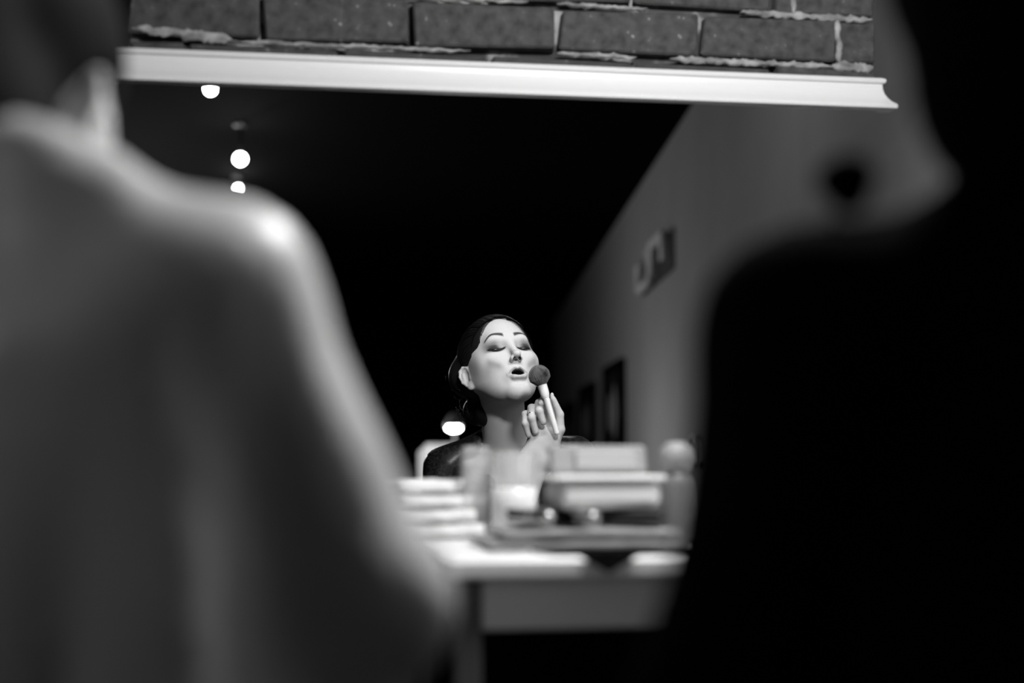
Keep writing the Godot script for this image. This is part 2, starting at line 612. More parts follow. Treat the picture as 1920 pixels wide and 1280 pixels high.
func build_bulkhead() -> void:
	# brick face hanging from the ceiling with a moulding along its lower edge
	var yaw := deg_to_rad(8.5)
	var O := Vector3(-0.0229, 0, -2.4)
	var mortar := mat(1.0, 0.95)
	mortar.albedo_texture = noise_tex(11, 0.011, [[0.0, 0.015], [0.48, 0.03], [0.56, 0.06], [0.66, 0.20], [1.0, 0.34]], 512, 4)
	mortar.uv1_triplanar = true
	mortar.uv1_world_triplanar = true
	mortar.uv1_scale = Vector3.ONE * 1.6
	var wall := struct("wall_front", rbox(Vector3(1.300, 1.24, 0.11), 0.004), mortar, O + Vector3(0.030, 2.12, -0.067).rotated(Vector3.UP, yaw), yaw)
	wall.set_meta("label", "brick bulkhead with pale crumbling mortar above the white moulding")
	var mats := []
	for k in 4:
		var bm := mat(1.0, 0.9)
		bm.albedo_texture = noise_tex(21 + k, 0.03, [[0.0, 0.010], [0.32, 0.024], [0.55, 0.034], [0.82, 0.044], [0.90, 0.20], [1.0, 0.3]], 512, 4)
		bm.uv1_triplanar = true
		bm.uv1_scale = Vector3.ONE * 2.3
		bm.uv1_offset = Vector3(k * 0.37, k * 0.21, 0)
		bm.heightmap_enabled = false
		mats.append(bm)
	var rng := RandomNumberGenerator.new()
	rng.seed = 8
	var shapes := []
	for k in 5:
		shapes.append(rbox(Vector3(0.2425, 0.0750, 0.03), 0.0035, 0.004, 40 + k))
	var cuts := {}
	for row in 14:
		var y := 1.4995 + row * 0.0868
		var bh := 0.0750
		if row == 0:
			y = 1.517
			bh = 0.036
		var first := 0.1025 if row % 2 == 1 else 0.1025 + 0.134
		for k in range(-4, 4):
			var u := first + 0.2525 * k + 0.12625
			var lo := maxf(u - 0.12125, -0.617)
			var hi := minf(u + 0.12125, 0.678)
			if hi - lo < 0.03: continue
			var sh = shapes[rng.randi() % 5]
			if hi - lo < 0.23 or row == 0:
				var key := roundi((hi - lo) * 1000) * 2 + (1 if row == 0 else 0)
				if not cuts.has(key):
					cuts[key] = rbox(Vector3(hi - lo, bh, 0.03), 0.0035, 0.004, key)
				sh = cuts[key]
			part("brick", sh, mats[rng.randi() % 4], wall, Vector3((lo + hi) * 0.5 - 0.030, y - 2.12, 0.067 - 0.004 + rng.randf_range(-0.0035, 0.003)), Vector3(rng.randf_range(-0.02, 0.02), rng.randf_range(-0.012, 0.012), rng.randf_range(-0.008, 0.008)))
	# pale mortar smeared over the joints
	var smear := mat(1.0, 0.95)
	smear.albedo_texture = noise_tex(17, 0.03, [[0.0, 0.06], [0.35, 0.14], [0.6, 0.24], [1.0, 0.30]], 256, 4)
	smear.uv1_triplanar = true
	smear.uv1_scale = Vector3.ONE * 3.0
	var nz := FastNoiseLite.new()
	nz.seed = 19
	nz.frequency = 60.0
	var runs := [
		[Vector2(0.43, 1.6315), Vector2(0.672, 1.6285), 0.0085], [Vector2(0.607, 1.625), Vector2(0.6085, 1.548), 0.0075],
		[Vector2(0.30, 1.5425), Vector2(0.60, 1.541), 0.0075], [Vector2(0.595, 1.542), Vector2(0.672, 1.541), 0.0115],
		[Vector2(0.10, 1.631), Vector2(0.26, 1.629), 0.0050], [Vector2(-0.612, 1.556), Vector2(-0.45, 1.543), 0.0120],
		[Vector2(-0.45, 1.541), Vector2(-0.05, 1.541), 0.0050], [Vector2(0.10, 1.544), Vector2(0.24, 1.542), 0.0055],
		[Vector2(0.525, 1.632), Vector2(0.53, 1.70), 0.0060], [Vector2(-0.15, 1.630), Vector2(0.05, 1.632), 0.0050],
	]
	for q in runs:
		var V := PackedVector3Array()
		var I := PackedInt32Array()
		var d: Vector2 = (q[1] - q[0])
		var n := ceili(d.length() / 0.006) + 2
		var side := Vector2(-d.y, d.x).normalized()
		for k in n:
			var c: Vector2 = q[0] + d * (float(k) / (n - 1)) + side * 0.003 * nz.get_noise_2d(k * 0.004, q[0].x)
			var end := smoothstep(0.0, 0.10, minf(k, n - 1 - k) / float(n)) 
			for j in 8:
				var a := TAU * j / 8
				var rr: float = q[2] * (0.25 + 0.75 * end) * (0.75 + 0.9 * nz.get_noise_3d(k * 0.006, j * 0.006, q[0].x * 3.0 + q[0].y))
				var e := c + side * cos(a) * maxf(rr, 0.001)
				V.append(Vector3(e.x - 0.030, e.y - 2.12, 0.0745 + 0.0052 * sin(a)))
		for k in n - 1:
			for j in 8:
				var a := k * 8 + j
				var b := k * 8 + (j + 1) % 8
				I.append_array([a, b, a + 8, b, b + 8, a + 8])
		part("mortar_smear", mesh_of({"v": V, "i": I}), smear, wall)
	# moulding: a profile swept along the front and back along both ends
	var prof := [[0.0, 0.0], [0.006, 0.0], [0.0105, -0.0025], [0.012, -0.006], [0.0105, -0.0105], [0.006, -0.0125], [0.0065, -0.022], [0.0090, -0.032], [0.0135, -0.041], [0.0195, -0.049], [0.0265, -0.055], [0.0275, -0.0585], [0.0265, -0.063], [0.0, -0.063]]
	var st := SurfaceTool.new()
	st.begin(Mesh.PRIMITIVE_TRIANGLES)
	var xl := -0.631
	var xr := 0.681
	var stations := []
	for p in prof:
		var o: float = p[0] * 0.923
		var y: float = 1.5218 + p[1] * 0.923
		stations.append([Vector3(xl - o, y, -0.002), Vector3(xl - o, y, o + 0.010), Vector3(xr + o, y, o + 0.010), Vector3(xr + o, y, -0.002)])
	for j in prof.size():
		var j2 := (j + 1) % prof.size()
		for s in 3:
			var a: Vector3 = stations[j][s]
			var b: Vector3 = stations[j][s + 1]
			var c: Vector3 = stations[j2][s + 1]
			var d: Vector3 = stations[j2][s]
			st.set_smooth_group(s if j > 5 and j < 11 else -1)
			for v in [a, b, c, a, c, d]:
				st.add_vertex(v)
	st.generate_normals()
	var tm := mat(0.52, 0.4)
	var trim := struct("trim_1", st.commit(), tm, O, yaw)
	trim.set_meta("label", "white moulding with returned ends under the bricks")

func lamp_light(n: String, at: Vector3, energy: float, size: float) -> OmniLight3D:
	var l := OmniLight3D.new()
	l.name = n
	l.light_energy = energy
	l.light_size = size
	l.omni_range = 40.0
	l.omni_attenuation = 2.0
	l.shadow_enabled = true
	l.position = at
	add_child(l)
	return l

func pendant(label: String, at: Vector3, r: float, glow: float, energy: float, group := "") -> void:
	# globe lamp on a short stem below the ceiling
	var t := thing("pendant_lamp", label, "lamp", at, 0.0, group)
	var top := 2.73 - at.y
	var prof := []
	for k in 17:
		var a := -PI / 2 + PI * k / 16.5
		prof.append([maxf(r * cos(a), 0.0005), r * sin(a)])
	part("globe", lathe(prof, 32), glow_mat(glow), t)
	part("stem", lathe([[0.008, r * 0.95], [0.008, top]], 10), M.black_metal, t)
	part("ceiling_rose", lathe([[0.045, top], [0.04, top - 0.02], [0.008, top - 0.025]], 20), M.black_metal, t)
	lamp_light("pendant_lamp_glow", at, energy, r)

func build_lamps() -> void:
	# the lamp over the near side of the table, above the frame
	pendant("globe lamp hanging over the near side of the table, above the picture", Vector3(0.34, 1.82, -1.40), 0.08, 6.0, 1.8)
	# strip lamp added out of sight behind the bulkhead to light the woman
	var t := thing("added_face_lamp", "added unseen strip lamp on the back of the brick bulkhead", "lamp", Vector3(0.12, 1.56, -2.535), deg_to_rad(8.5))
	part("housing", rbox(Vector3(0.62, 0.10, 0.03), 0.005), M.white, t, Vector3(0, 0, 0.02))
	part("diffuser", rbox(Vector3(0.58, 0.08, 0.03), 0.01), glow_mat(2.0), t, Vector3(0, 0, -0.01))
	var al := AreaLight3D.new()
	al.name = "added_face_lamp_glow"
	al.area_size = Vector2(0.58, 0.08)
	al.light_energy = 0.58
	al.shadow_enabled = true
	add_child(al)
	al.look_at_from_position(Vector3(0.115, 1.55, -2.575), Vector3(-0.02, 1.02, -3.1))
	# fill lamp added out of view to light the back of the left robe
	pendant("added unseen globe lamp behind and above the person at the left edge, outside the picture", Vector3(-0.92, 1.40, -0.54), 0.06, 4.0, 0.042)
	# ceiling lamps far down the room
	pendant("biggest glowing globe lamp in the dark left of the woman", Vector3(-1.548, 2.52, -8.0), 0.033, 30.0, 0.03)
	pendant("glowing lamp cut off by the lower edge of the white moulding", Vector3(-1.315, 2.434, -6.1), 0.026, 30.0, 0.02)
	pendant("small glowing lamp just below the biggest globe lamp", Vector3(-1.86, 2.64, -9.55), 0.021, 30.0, 0.02)
	pendant("added unseen globe lamp high behind the brick bulkhead, lighting the grey wall", Vector3(0.15, 2.50, -5.0), 0.07, 5.0, 0.10)  # added where the bulkhead hides it, to brighten the grey wall
	pendant("added unseen globe lamp far down the room, hidden behind the person at the left edge", Vector3(-2.6, 1.98, -9.6), 0.10, 6.0, 1.6)  # added out of sight to light the far wall and its pictures
	# floor lamp beyond the woman's shoulder
	var f := thing("floor_lamp", "lit floor lamp with small dome shade beyond the woman's shoulder", "lamp", Vector3(-0.368, 0, -9.0))
	part("base", lathe([[0.0, 0.0], [0.13, 0.0], [0.13, 0.015], [0.02, 0.03]], 24), M.black_metal, f, Vector3(0, 0, -0.12))
	part("pole", tube([Vector3(0, 0.02, -0.12), Vector3(0, 0.95, -0.12), Vector3(0, 1.08, -0.10), Vector3(0, 1.11, -0.05), Vector3(0, 1.09, 0)], 0.008), M.black_metal, f)
	part("shade", lathe([[0.012, 1.10], [0.03, 1.085], [0.05, 1.055], [0.062, 1.02], [0.060, 1.02], [0.048, 1.053], [0.028, 1.08]], 24), mat(0.2, 0.5), f)
	part("bulb", lathe([[0.001, 0.984], [0.02, 0.986], [0.034, 0.991], [0.044, 0.998], [0.048, 1.005], [0.044, 1.013], [0.034, 1.022], [0.02, 1.032], [0.012, 1.04]], 32), glow_mat(25.0), f)
	lamp_light("floor_lamp_glow", Vector3(-0.368, 1.0, -9.0), 0.5, 0.04)
	# pale armchair lit by the floor lamp
	var pale := mat(0.6, 0.9)
	var c := thing("armchair", "pale armchair lit by the floor lamp beyond the woman's shoulder", "armchair", Vector3(-0.40, 0, -9.40), 0.1)
	part("seat", rbox(Vector3(0.46, 0.22, 0.6), 0.04), pale, c, Vector3(0, 0.33, 0.05))
	part("backrest", rbox(Vector3(0.42, 0.50, 0.14), 0.06), pale, c, Vector3(0, 0.665, -0.26))
	for s in [-1, 1]:
		part("armrest", rbox(Vector3(0.12, 0.3, 0.6), 0.04), pale, c, Vector3(s * 0.25, 0.5, 0.03))
		for z in [-0.25, 0.28]:
			part("leg", lathe([[0.015, 0.0], [0.025, 0.23]], 10), M.black_metal, c, Vector3(s * 0.2, 0, z))

func build_wall_things() -> void:
	var dir := Vector3(-0.0297, 0, -1).normalized()
	var yaw := deg_to_rad(1.7)
	var pics := [
		[11.63, 1.45, 0.73, 1.215, "nearest of the black-framed pictures on the grey wall", 3],
		[14.25, 1.6, 0.68, 1.18, "second black-framed picture on the grey wall, behind the nearest", 4],
		[17.3, 2.2, 0.62, 1.12, "farthest black-framed picture on the grey wall, beside the raised hand", 6],
	]
	for p in pics:
		var z: float = p[0]
		var w: float = p[1]
		var h: float = p[2]
		var at := Vector3(1.2 - 0.0297 * z, p[3], -z)
		var t := thing("framed_picture", p[4], "picture", at, yaw, "pictures on the grey wall")
		for s in [-1, 1]:
			part("frame_rail", rbox(Vector3(0.05, 0.07, w), 0.006), M.black, t, Vector3(-0.026, s * (h * 0.5 - 0.035), 0))
			part("frame_rail", rbox(Vector3(0.05, h, 0.16), 0.006), M.black, t, Vector3(-0.026, 0, s * (w * 0.5 - 0.08)))
		var im := Image.create_empty(256, 128, false, Image.FORMAT_RGB8)
		var n := FastNoiseLite.new()
		n.seed = p[5]
		n.frequency = 0.012
		for y in 128:
			for x in 256:
				var c := 0.02 + 0.02 * n.get_noise_2d(x, y)
				for k in 3:
					var cx := 60.0 + k * 70.0 + 10.0 * n.get_noise_1d(k * 50.0)
					var q := pow((x - cx) / 22.0, 2) + pow((y - 70.0) / (34.0 + 12.0 * (k % 2)), 2)
					c = lerpf(c, 0.60 + 0.1 * n.get_noise_2d(x * 2, y * 2), 1.0 - smoothstep(0.6, 1.2, q))
				im.set_pixel(x, y, Color(c, c, c).linear_to_srgb())
		var pm := mat(1.0, 0.5)
		pm.albedo_texture = ImageTexture.create_from_image(im)
		var qm := PlaneMesh.new()
		qm.size = Vector2(w - 0.1, h - 0.1)
		qm.orientation = PlaneMesh.FACE_Z
		part("print", qm, pm, t, Vector3(-0.022, 0, 0), Vector3(0, -PI / 2, 0))
		part("backing", rbox(Vector3(0.018, h - 0.06, w - 0.06), 0.002), M.black, t, Vector3(-0.010, 0, 0))
	# bracket high on the wall
	var steel := mat(0.8, 0.5)
	var b := thing("wall_bracket", "pale metal bracket of two loops high on the grey wall", "bracket", Vector3(1.2 - 0.0297 * 9.0, 2.05, -9.0), yaw)
	part("back_plate", rbox(Vector3(0.012, 0.25, 1.5), 0.004), mat(0.05, 0.6), b, Vector3(-0.007, 0, 0))
	part("loop", tube([Vector3(-0.05, -0.06, 0.6), Vector3(-0.05, 0.1, 0.6), Vector3(-0.05, 0.11, 0.05), Vector3(-0.05, -0.1, 0.05)], 0.03), steel, b)
	part("loop", tube([Vector3(-0.05, 0.06, -0.6), Vector3(-0.05, -0.1, -0.6), Vector3(-0.05, -0.1, -0.1), Vector3(-0.05, 0.1, -0.1)], 0.03), steel, b)
	# small arched hook
	var hk := thing("wall_hook", "small pale arched hook low on the grey wall", "hook", Vector3(1.2 - 0.0297 * 7.4, 0.87, -7.4), yaw)
	part("arch", tube([Vector3(-0.03, -0.07, 0.16), Vector3(-0.03, 0.02, 0.16), Vector3(-0.03, 0.06, 0.08), Vector3(-0.03, 0.07, -0.02), Vector3(-0.03, 0.06, -0.1), Vector3(-0.03, 0.02, -0.16), Vector3(-0.03, -0.07, -0.16)], 0.010), steel, hk)
	part("plate", rbox(Vector3(0.02, 0.03, 0.4), 0.004), M.black_metal, hk, Vector3(-0.011, -0.08, 0))

var T: Node3D
const TY := 0.748
const TYAW := 9.0
func on_table(u: float, v: float, h := 0.0) -> Vector3:
	# u along the front edge from the near left corner, v inwards
	return Vector3(-0.065, TY + h, -1.5) + Vector3(u, 0, -v).rotated(Vector3.UP, deg_to_rad(TYAW))

func build_table() -> void:
	var t := thing("dressing_table", "white-topped wooden table covered in cosmetics", "table", Vector3(-0.065, 0, -1.5), deg_to_rad(TYAW))
	part("tabletop", rbox(Vector3(0.95, 0.022, 0.56), 0.004), M.white, t, Vector3(0.475, TY - 0.011, -0.28))
	var wood := mat(0.55, 0.55)
	part("apron", rbox(Vector3(0.90, 0.055, 0.018), 0.002), wood, t, Vector3(0.475, TY - 0.0495, -0.026))
	part("apron", rbox(Vector3(0.90, 0.055, 0.018), 0.002), wood, t, Vector3(0.475, TY - 0.0495, -0.534))
	part("shade_panel", rbox(Vector3(0.90, 0.66, 0.012), 0.002), M.black, t, Vector3(0.475, 0.36, -0.548))  # black board added to stand in for the darkness under the table
	for s in [0.022, 0.928]:
		part("apron", rbox(Vector3(0.018, 0.055, 0.49), 0.002), wood, t, Vector3(s, TY - 0.0495, -0.28))
		for z in [-0.026, -0.534]:
			part("leg", rbox(Vector3(0.028, TY - 0.022, 0.028), 0.003), mat(0.07, 0.6), t, Vector3(s, (TY - 0.022) * 0.5, z))

func sheet(w: float, d: float, amp: float, seed_: int, thick := 0.006) -> ArrayMesh:
	# a folded piece of cloth or tissue: a thick wavy slab
	var n := FastNoiseLite.new()
	n.seed = seed_
	n.frequency = 14.0
	var V := PackedVector3Array()
	var I := PackedInt32Array()
	var N := 14
	for side in 2:
		for j in N + 1:
			for i in N + 1:
				var x := (float(i) / N - 0.5) * w
				var z := (float(j) / N - 0.5) * d
				x *= 1.0 + 0.08 * n.get_noise_2d(z, 3.0)
				z *= 1.0 + 0.08 * n.get_noise_2d(x, 9.0)
				var y := amp * (1.0 + n.get_noise_2d(x, z)) * 0.5
				V.append(Vector3(x, y + (thick if side == 0 else 0.0), z))
	var S := (N + 1) * (N + 1)
	for j in N:
		for i in N:
			var a := j * (N + 1) + i
			I.append_array([a, a + 1, a + N + 2, a, a + N + 2, a + N + 1])
			I.append_array([S + a, S + a + N + 2, S + a + 1, S + a, S + a + N + 1, S + a + N + 2])
	for k in N:
		for e in [[k, k + 1], [N * (N + 1) + k + 1, N * (N + 1) + k], [(k + 1) * (N + 1), k * (N + 1)], [k * (N + 1) + N, (k + 1) * (N + 1) + N]]:
			I.append_array([e[0], S + e[0], e[1], e[1], S + e[0], S + e[1]])
	return mesh_of({"v": V, "i": I})

func build_table_things() -> void:
	var tr := deg_to_rad(TYAW)
	var white := mat(0.85, 0.6)
	var grey := mat(0.25, 0.8)
	# tissues on the left
	for k in 4:
		var tt := thing("folded_tissue", ["lowest of the white folded tissues left of the jar", "second white folded tissue from the bottom of the pile", "third white folded tissue, just under the top one", "topmost of the white folded tissues left of the jar"][k], "tissue", on_table(0.03 - 0.012 * (k % 2), 0.38 + 0.012 * k, 0.001 + 0.0185 * k), tr + 0.12 * (k - 1.5), "white tissues in a pile")
		part("fold", sheet(0.12 - 0.006 * k, 0.10, 0.007, 60, 0.0135), white, tt)
	# clear block of cotton pads and a jar
	var glass := mat(0.9, 0.08)
	glass.transparency = BaseMaterial3D.TRANSPARENCY_ALPHA
	glass.albedo_color.a = 0.28
	var bx := thing("clear_box", "tall clear box of white cotton pads beside the jar", "box", on_table(0.075, 0.37), tr)
	part("shell", rbox(Vector3(0.036, 0.118, 0.036), 0.004), glass, bx, Vector3(0, 0.0595, 0))
	for k in 9:
		part("cotton_pad", lathe([[0.0, 0.0], [0.012, 0.0], [0.0135, 0.003], [0.012, 0.007], [0.0, 0.007]], 16), mat(0.55, 0.9), bx, Vector3(0.0007 * (k % 3), 0.006 + 0.0085 * k, 0))
	var jar := thing("glass_jar", "pale cosmetic jar with a clear upper half, left of the white case", "jar", on_table(0.120, 0.33))
	part("body", lathe([[0.0, 0.001], [0.025, 0.001], [0.028, 0.006], [0.029, 0.04], [0.0295, 0.066], [0.0, 0.066]], 28), mat(0.8, 0.35), jar)
	part("clear_wall", lathe([[0.0285, 0.066], [0.030, 0.112], [0.028, 0.112], [0.0265, 0.067]], 28), glass, jar)
	# stack under the white case
	var cl := thing("folded_cloth", "grey folded cloth under the black palettes", "cloth", on_table(0.165, 0.17, 0.001), tr)
	part("fold", sheet(0.225, 0.17, 0.006, 71), grey, cl)
	part("fold", sheet(0.200, 0.15, 0.006, 72), mat(0.30, 0.8), cl, Vector3(0.01, 0.0115, -0.005))
	var p1 := thing("make_up_palette", "closed black make-up palette under the left end of the white case", "palette", on_table(0.145, 0.20, 0.0255), tr + 0.3)
	part("base", rbox(Vector3(0.090, 0.009, 0.072), 0.003), M.black_gloss, p1, Vector3(0, 0.0045, 0))
	part("lid", rbox(Vector3(0.090, 0.008, 0.072), 0.003), M.black_gloss, p1, Vector3(0, 0.0138, 0))
	var p2 := thing("make_up_palette", "closed black make-up palette under the right end of the white case", "palette", on_table(0.240, 0.19, 0.0255), tr - 0.2)
	part("base", rbox(Vector3(0.075, 0.009, 0.072), 0.003), M.black_gloss, p2, Vector3(0, 0.0045, 0))
	part("lid", rbox(Vector3(0.075, 0.008, 0.072), 0.003), M.black_gloss, p2, Vector3(0, 0.0138, 0))
	# white case with a bright rim
	var cs := thing("white_case", "open white cosmetics case on top of the black palettes", "case", on_table(0.206, 0.190, 0.0437), tr + 0.06)
	part("tray", rbox(Vector3(0.128, 0.034, 0.075), 0.010), mat(0.8, 0.5), cs, Vector3(0, 0.0175, 0))
	part("rim", rbox(Vector3(0.136, 0.006, 0.083), 0.0025), mat(0.85, 0.3), cs, Vector3(0, 0.0370, 0))
	part("lid", rbox(Vector3(0.124, 0.036, 0.010), 0.004), mat(0.30, 0.6), cs, Vector3(0.004, 0.0580, -0.034), Vector3(-0.25, 0, 0))
	part("lid_pad", rbox(Vector3(0.080, 0.026, 0.006), 0.003), mat(0.38, 0.6), cs, Vector3(0.012, 0.0580, -0.0265), Vector3(-0.25, 0, 0))
	# lipsticks
	var spots := [["shiny lipstick lying before the jar", 0.112, 0.155, 0.9], ["shiny lipstick lying between the two black palettes", 0.172, 0.135, 0.2]]
	for k in 2:
		var s = spots[k]
		var lp := thing("lipstick", s[0], "lipstick", on_table(s[1], s[2], 0.0258 + 0.0095), tr + s[3], "metal lipsticks")
		part("tube", lathe([[0.0, -0.026], [0.009, -0.026], [0.009, 0.004], [0.0, 0.004]], 18), M.chrome, lp, Vector3.ZERO, Vector3(PI / 2, 0, 0))
		part("cap", lathe([[0.0, 0.004], [0.0095, 0.004], [0.0095, 0.022], [0.0085, 0.0265], [0.006, 0.030], [0.003, 0.0312], [0.0, 0.0315]], 18), M.chrome, lp, Vector3.ZERO, Vector3(PI / 2, 0, 0))
	# black cloth tip hanging over the front edge
	var st := SurfaceTool.new()
	st.begin(Mesh.PRIMITIVE_TRIANGLES)
	var pl := [[-0.065, 0.080], [0.120, 0.075], [0.110, 0.022], [0.0, -0.004], [-0.050, 0.020]]
	var nap := thing("black_napkin", "black cloth with its corner over the front edge of the table", "cloth", on_table(0.165, 0.0, 0.0012), tr)
	for j in [[0, 1, 2], [0, 2, 3], [0, 3, 4]]:
		for h in 2:
			for q in (j if h == 0 else [j[0], j[2], j[1]]):
				st.add_vertex(Vector3(pl[q][0], 0.003 * h, -pl[q][1]))
	for j in 5:
		var a = pl[j]
		var b = pl[(j + 1) % 5]
		for v in [Vector3(a[0], 0, -a[1]), Vector3(b[0], 0, -b[1]), Vector3(b[0], 0.003, -b[1]), Vector3(a[0], 0, -a[1]), Vector3(b[0], 0.003, -b[1]), Vector3(a[0], 0.003, -a[1])]:
			st.add_vertex(v)
	for v in [Vector3(-0.030, 0.001, 0.001), Vector3(0.040, 0.001, 0.001), Vector3(0.004, -0.018, 0.004), Vector3(-0.030, 0.004, 0.0015), Vector3(0.004, -0.018, 0.006), Vector3(0.040, 0.004, 0.0015)]:
		st.add_vertex(v)
	st.generate_normals()
	part("cloth", st.commit(), M.black, nap)
	# bottle on the right
	var bt := thing("cosmetic_bottle", "grey bottle with a round cap at the right end of the table", "bottle", on_table(0.306, 0.22, -0.0))
	part("body", lathe([[0.0, 0.001], [0.019, 0.001], [0.021, 0.006], [0.021, 0.070], [0.016, 0.083], [0.009, 0.088]], 26), mat(0.20, 0.4), bt)
	part("cap", lathe([[0.009, 0.086], [0.017, 0.091], [0.021, 0.103], [0.019, 0.115], [0.010, 0.123], [0.0, 0.124]], 26), mat(0.34, 0.5), bt)

# ------------------------------------------------------------------ people
func seated_legs(L: Array[Prim], hip: Vector3, fwd: Vector3, ground := 0.0) -> void:
	var side := fwd.cross(Vector3.UP)
	for s in [-1.0, 1.0]:
		var h: Vector3 = hip + side * 0.09 * s
		var kn: Vector3 = h + fwd * 0.42 + Vector3(0, 0.0, 0)
		var an: Vector3 = Vector3(kn.x, ground + 0.09, kn.z) - fwd * 0.04
		L.append(cap(h, kn, 0.085, 0.062, 0.05))
		L.append(cap(kn, an, 0.058, 0.040, 0.03))
		L.append(cap(an + Vector3(0, -0.045, 0), an + fwd * 0.14 + Vector3(0, -0.055, 0), 0.04, 0.032, 0.03))

func stool(label: String, at: Vector3) -> void:
	var s := thing("stool", label, "stool", at)
	part("seat", lathe([[0.0, 0.40], [0.17, 0.40], [0.18, 0.41], [0.18, 0.43], [0.17, 0.44], [0.0, 0.445]], 28), M.black, s)
	for k in 4:
		var a := PI / 4 + k * PI / 2
		part("leg", tube([Vector3(cos(a) * 0.12, 0.41, sin(a) * 0.12), Vector3(cos(a) * 0.17, 0.0, sin(a) * 0.17)], 0.014), M.black_metal, s)

func build_woman() -> void:
	var S := 0.838
	var base := Vector3(0, 0.86, 0) + S * (Vector3(-0.01, 0, -3.78) - Vector3(0, 0.86, 0))
	var w := thing("person", "woman in a dark patterned robe raising a powder brush to her open mouth", "person", base)
	w.scale = Vector3.ONE * S
	# head
	var hb := Basis(Vector3(0, 0, 1), deg_to_rad(4)) * Basis(Vector3(0, 1, 0), deg_to_rad(21)) * Basis(Vector3(1, 0, 0), deg_to_rad(-27)) * Basis.from_scale(Vector3.ONE / S)
	var hx := Transform3D(hb, Vector3(-0.0221, 1.0825, 0.08))
	var L := head_prims()
	var hinv := hx.affine_inverse()
	var neck_low := Vector3(-0.005, 0.835, -0.01)
	var neck_top := hx * Vector3(0, -0.045, -0.022)
	# chest and neck, shared by both grids so that they meet smoothly
	var K: Array[Prim] = []
	K.append(cap(neck_low, neck_top, 0.0600, 0.0560, 0.03))
	K.append(ell(Vector3(0, 0.70, -0.01), Vector3(0.145, 0.16, 0.080), 0.06))
	for s in [-1.0, 1.0]:
		K.append(cap(Vector3(s * 0.04, 0.85, -0.02), Vector3(s * 0.16, 0.795, -0.02), 0.030, 0.030, 0.04))
		K.append(cap(Vector3(s * 0.012, 0.815, 0.050), Vector3(s * 0.13, 0.835, 0.02), 0.008, 0.007, 0.02))
	for p in K:
		var q := cap(hinv * p.a, hinv * (p.a + p.ba), p.ra * S, p.rb * S, p.k * S)
		if p.t == 1:
			q = ell(hinv * p.a, Vector3(1.0 / p.rinv.x, 1.0 / p.rinv.y, 1.0 / p.rinv.z) * S, p.k * S, false, hinv.basis.orthonormalized())
		L.append(q)
	var hd := nets(L, Vector3(-0.098, -0.19, -0.12), Vector3(0.098, 0.122, 0.122), 0.0017)
	face_uv(hd)
	var bd := nets(K, Vector3(-0.24, 0.60, -0.13), Vector3(0.24, 1.04, 0.13), 0.009)
	# raised left hand: wrist, palm, curled fingers, thumb
	var o := Vector3(0.078, 0.839, 0.28)   # wrist
	var s1 := 0.00132
	var hp := func(px: float, py: float, d: float) -> Vector3: return o + Vector3((px - 1012.0) * s1, (862.0 - py) * s1, d * s1)
	var H: Array[Prim] = []
	var fo := o + Vector3(-0.075, -0.20, 0.05)
	H.append(cap(fo, o, 0.036, 0.0245, 0.02))
	H.append(cap(o, hp.call(1016, 820, -4), 0.0265, 0.026, 0.025))
	H.append(cap(hp.call(1030, 862, 2), hp.call(1030, 830, 0), 0.024, 0.022, 0.02))
	H.append(cap(hp.call(1003, 838, 0), hp.call(978, 885, 8), 0.024, 0.030, 0.02))
	var mcp := [hp.call(1036, 782, -8), hp.call(1020, 774, -11), hp.call(1003, 779, -11), hp.call(989, 790, -8)]
	for m in mcp:
		H.append(cap(hp.call(1014, 826, -3), m, 0.019, 0.0105, 0.016))
	var fing := [
		[mcp[0], hp.call(1026, 754, 6), hp.call(1019, 750, 19), hp.call(1014, 758, 27)],
		[mcp[1], hp.call(1011, 757, 12), hp.call(1011, 772, 26), hp.call(1018, 792, 25)],
		[mcp[2], hp.call(997, 766, 12), hp.call(997, 785, 23), hp.call(1004, 810, 19)],
		[mcp[3], hp.call(985, 777, 9), hp.call(985, 795, 18), hp.call(991, 816, 14)],
	]
	var fr := [[0.0108, 0.0096, 0.0090, 0.0076], [0.0112, 0.0102, 0.0098, 0.0084], [0.0108, 0.0098, 0.0094, 0.0080], [0.0098, 0.0086, 0.0082, 0.0070]]
	for k in 4:
		for j in 3:
			H.append(cap(fing[k][j], fing[k][j + 1], fr[k][j], fr[k][j + 1], 0.0045))
	var th := [hp.call(1032, 835, 6), hp.call(1049, 806, 9), hp.call(1049, 778, 12), hp.call(1037, 750, 19)]
	H.append(cap(th[0], th[1], 0.019, 0.0130, 0.016))
	H.append(cap(th[1], th[2], 0.0120, 0.0100, 0.005))
	H.append(cap(th[2], th[3], 0.0100, 0.0070, 0.004))
	H.append(ell(hp.call(1034.5, 744, 21), Vector3(0.0050, 0.0095, 0.0030), 0.003))
	var lo := o + Vector3(-0.06, -0.05, -0.06)
	var md := nets(H, lo, o + Vector3(0.075, 0.17, 0.06), 0.0026)
	var ad := nets([H[0]] as Array[Prim], fo - Vector3(0.05, 0.05, 0.05), o + Vector3(0.03, 0.03, 0.03), 0.008)
	# the other arm and legs under the robe are covered; hands show only above the table
	part("body", mesh_of(joined([moved(hd, hx), bd, md, ad])), skin_mat, w)
	# eyes glinting under the lowered lids
	for s in [-1.0, 1.0]:
		var e := part("eye", lathe([[0.0, -1.0], [0.5, -0.866], [0.866, -0.5], [1.0, 0.0], [0.866, 0.5], [0.5, 0.866], [0.0, 1.0]], 16), M.black_gloss, w)
		e.transform = hx * Transform3D(Basis.from_scale(Vector3(0.0105, 0.0034, 0.0052)), Vector3(s * 0.0315, -0.0068, 0.0765))
	# hair combed back
	var hair := mat(0.010, 0.42)
	var C := hair_cap(Vector3(0.0790, 0.0890, 0.1000))
